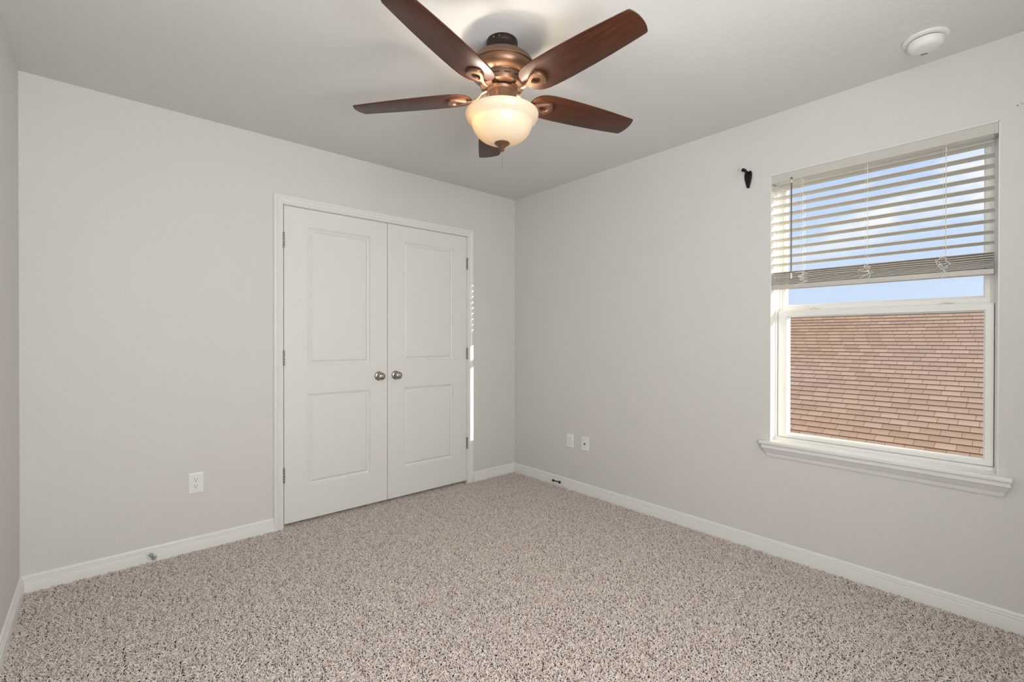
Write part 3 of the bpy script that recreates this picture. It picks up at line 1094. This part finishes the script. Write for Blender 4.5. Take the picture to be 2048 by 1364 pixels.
# open cup that carried the rod
cup_p = [(-0.052 - 0.012 * math.cos(a), 0.0, 0.045 - 0.012 * math.sin(a)) for a in [math.radians(q) for q in range(-20, 201, 20)]]
add_tube(bm, cup_p, 0.0042, 8)
obj('rod_arm', bm, 'black_iron', e, smooth=40)
bm = bmesh.new()
add_lathe(bm, [(0, 0), (0.004, 0.0), (0.004, 0.008), (0.0095, 0.010), (0.0105, 0.015), (0.0095, 0.020), (0, 0.022)], 18,
          Matrix.Translation((-0.062, 0.0, 0.036)) @ Matrix.Rotation(math.radians(-90), 4, 'Y'))
obj('thumb_screw', bm, 'black_iron', e, smooth=40)

# ------------------------------------------------------------------ carpet pile
TX = 0.08
ix0, ix1, iy0, iy1 = XL + 0.002, XR - 0.002, YN + 0.002, YB + 0.004
nx, ny = round((ix1 - ix0) / TX), round((iy1 - iy0) / TX)
sx, sy = (ix1 - ix0) / nx, (iy1 - iy0) / ny
pv = [(ix0 + (i + 0.5) * sx, iy0 + (j + 0.5) * sy, -0.014) for i in range(nx) for j in range(ny)]
# carpet running under the doors into the closet
pv += [(DX0 + 0.04 + i * 0.08, YB + 0.045, -0.014) for i in range(18)]
me = D.meshes.new('carpet_pile')
me.from_pydata(pv, [], [])
pile = D.objects.new('carpet_pile', me)
COL.objects.link(pile)
tag(pile, 'beige and taupe frieze carpet covering the floor', 'carpet', kind='stuff')

tuft_col = D.collections.new('carpet_tufts')     # source tufts, not linked into the scene


def tuft_mesh(seed):
    r = np.random.default_rng(seed)
    n = 14
    sp = TX / n
    V, Fc, tone = [], [], []
    for i in range(n):
        for j in range(n):
            bx = (i + 0.5 + (r.random() - 0.5) * 1.0) * sp - TX / 2
            by = (j + 0.5 + (r.random() - 0.5) * 1.0) * sp - TX / 2
            az = r.random() * 2 * math.pi
            L = 0.013 + r.random() * 0.0075
            rad = 0.00135 + r.random() * 0.0006
            lean0 = 0.1 + r.random() * 0.5
            lean1 = lean0 + 0.45 + r.random() * 1.2
            tn = min(1.0, max(0.0, r.normal(0.55, 0.22)))
            p = np.array([bx, by, 0.0])
            K = 4
            base = len(V)
            sw = (r.random() - 0.5) * 1.2
            for k in range(K + 1):
                f = k / K
                ln = lean0 + (lean1 - lean0) * f
                a2 = az + sw * f
                d = np.array([math.cos(a2) * math.sin(ln), math.sin(a2) * math.sin(ln), math.cos(ln)])
                if k:
                    p = p + d * L / K
                s1 = np.cross(d, [0.3, 0.2, 1.0]); s1 /= np.linalg.norm(s1)
                s2 = np.cross(d, s1)
                rr = rad * (1.0, 1.12, 1.15, 1.0, 0.55)[k]
                for q in range(5):
                    an = 2 * math.pi * q / 5 + f * 1.5
                    V.append(p + (s1 * math.cos(an) + s2 * math.sin(an)) * rr)
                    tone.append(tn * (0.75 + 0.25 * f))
            for k in range(K):
                for q in range(5):
                    a = base + k * 5 + q
                    b = base + k * 5 + (q + 1) % 5
                    Fc.append((a, b, b + 5, a + 5))
            Fc.append(tuple(base + K * 5 + q for q in range(5)))
    m = D.meshes.new('carpet_tuft')
    m.from_pydata([tuple(v) for v in V], [], Fc)
    at = m.attributes.new('tone', 'FLOAT', 'POINT')
    at.data.foreach_set('value', tone)
    m.materials.append(MATS['carpet_yarn'])
    m.polygons.foreach_set('use_smooth', [True] * len(m.polygons))
    o = D.objects.new('carpet_tuft', m)
    tuft_col.objects.link(o)


for s in range(6):
    tuft_mesh(100 + s)

g = D.node_groups.new('carpet_pile', 'GeometryNodeTree')
g.interface.new_socket('Geometry', in_out='INPUT', socket_type='NodeSocketGeometry')
g.interface.new_socket('Geometry', in_out='OUTPUT', socket_type='NodeSocketGeometry')
gi = g.nodes.new('NodeGroupInput')
go = g.nodes.new('NodeGroupOutput')
ci = g.nodes.new('GeometryNodeCollectionInfo')
ci.inputs['Collection'].default_value = tuft_col
ci.inputs['Separate Children'].default_value = True
ci.inputs['Reset Children'].default_value = True
ip = g.nodes.new('GeometryNodeInstanceOnPoints')
ip.inputs['Pick Instance'].default_value = True
rv = g.nodes.new('FunctionNodeRandomValue')
rv.data_type = 'INT'
rv.inputs[4].default_value = 0
rv.inputs[5].default_value = 5
rv2 = g.nodes.new('FunctionNodeRandomValue')
rv2.data_type = 'INT'
rv2.inputs[4].default_value = 0
rv2.inputs[5].default_value = 3
rv2.inputs['Seed'].default_value = 5
mu = g.nodes.new('ShaderNodeMath')
mu.operation = 'MULTIPLY'
mu.inputs[1].default_value = math.pi / 2
cx = g.nodes.new('ShaderNodeCombineXYZ')
L = g.links.new
L(gi.outputs[0], ip.inputs['Points'])
L(ci.outputs[0], ip.inputs['Instance'])
L(rv.outputs[2], ip.inputs['Instance Index'])
L(rv2.outputs[2], mu.inputs[0])
L(mu.outputs[0], cx.inputs[2])
L(cx.outputs[0], ip.inputs['Rotation'])
L(ip.outputs[0], go.inputs[0])
md = pile.modifiers.new('pile', 'NODES')
md.node_group = g

# ------------------------------------------------------------------ outside: the neighbour's shingled roof
house = empty('neighbour_house', (10.5, 3.0, -2.9))
tag(house, 'neighbouring house with a brown shingle roof seen through the window', 'house')
HO = Vector(house.location)
M_ = 0.504
XE, XRG = 7.35, 12.05          # eave, ridge


def roof_z(x):
    return -4.2 + M_ * x


ct = 1 / math.sqrt(1 + M_ * M_)
bm = bmesh.new()
uvl = bm.loops.layers.uv.new('UVMap')
ya, yb_ = -9.0, 15.0
ncourse = int((XRG - XE) / (0.143 * ct)) + 1
nrm = Vector((-M_ * ct, 0, ct))


def quad(vs, uvs):
    f = bm.faces.new([bm.verts.new(v) for v in vs])
    for l, q in zip(f.loops, uvs):
        l[uvl].uv = q


for k in range(ncourse):
    s0, s1 = k * 0.143, (k + 1) * 0.143
    p0 = Vector((XE + s0 * ct, 0, roof_z(XE + s0 * ct)))
    p1 = Vector((XE + s1 * ct, 0, roof_z(XE + s1 * ct)))
    lo = p0 + nrm * 0.013
    Y0, Y1 = Vector((0, ya, 0)), Vector((0, yb_, 0))
    e0 = s0 + 0.0005
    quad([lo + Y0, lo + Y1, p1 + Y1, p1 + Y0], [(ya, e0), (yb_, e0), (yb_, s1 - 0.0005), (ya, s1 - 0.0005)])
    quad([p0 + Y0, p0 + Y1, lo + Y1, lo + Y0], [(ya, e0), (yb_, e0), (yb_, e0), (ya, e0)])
# far slope and underside
xr2 = XE + ncourse * 0.143 * ct
zr = roof_z(xr2)
far = Vector((xr2 + (zr - roof_z(XE)) / M_, 0, roof_z(XE)))
top = Vector((xr2, 0, zr))
lowp = Vector((XE, 0, roof_z(XE)))
Y0, Y1 = Vector((0, ya, 0)), Vector((0, yb_, 0))
quad([top + Y0, top + Y1, far + Y1, far + Y0], [(ya, 0), (yb_, 0), (yb_, 5), (ya, 5)])
quad([lowp + Y0, lowp + Y1, far + Y1, far + Y0], [(ya, 0), (yb_, 0), (yb_, 5), (ya, 5)])
quad([lowp + Y0, top + Y0, far + Y0, far + Y0 + Vector((0, 0, 0.001))], [(0, 0), (1, 1), (2, 0), (2, 0)])
quad([lowp + Y1, top + Y1, far + Y1, far + Y1 + Vector((0, 0, 0.001))], [(0, 0), (1, 1), (2, 0), (2, 0)])
bmesh.ops.translate(bm, verts=bm.verts, vec=-HO)
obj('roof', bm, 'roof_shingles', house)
bm = box(XE + 0.4, far.x - 0.4, ya + 0.3, yb_ - 0.3, -2.9, roof_z(XE) - 0.002)
bmesh.ops.translate(bm, verts=bm.verts, vec=-HO)
obj('walls', bm, 'siding', house)
bm = box(XE - 0.03, XE + 0.0, ya, yb_, roof_z(XE) - 0.16, roof_z(XE) + 0.012)
bmesh.ops.translate(bm, verts=bm.verts, vec=-HO)
obj('fascia', bm, 'fascia', house)
structure(obj('ground', box(-30, 60, -60, 60, -3.1, -2.9), 'grass'), 'lawn between the houses', 'ground')
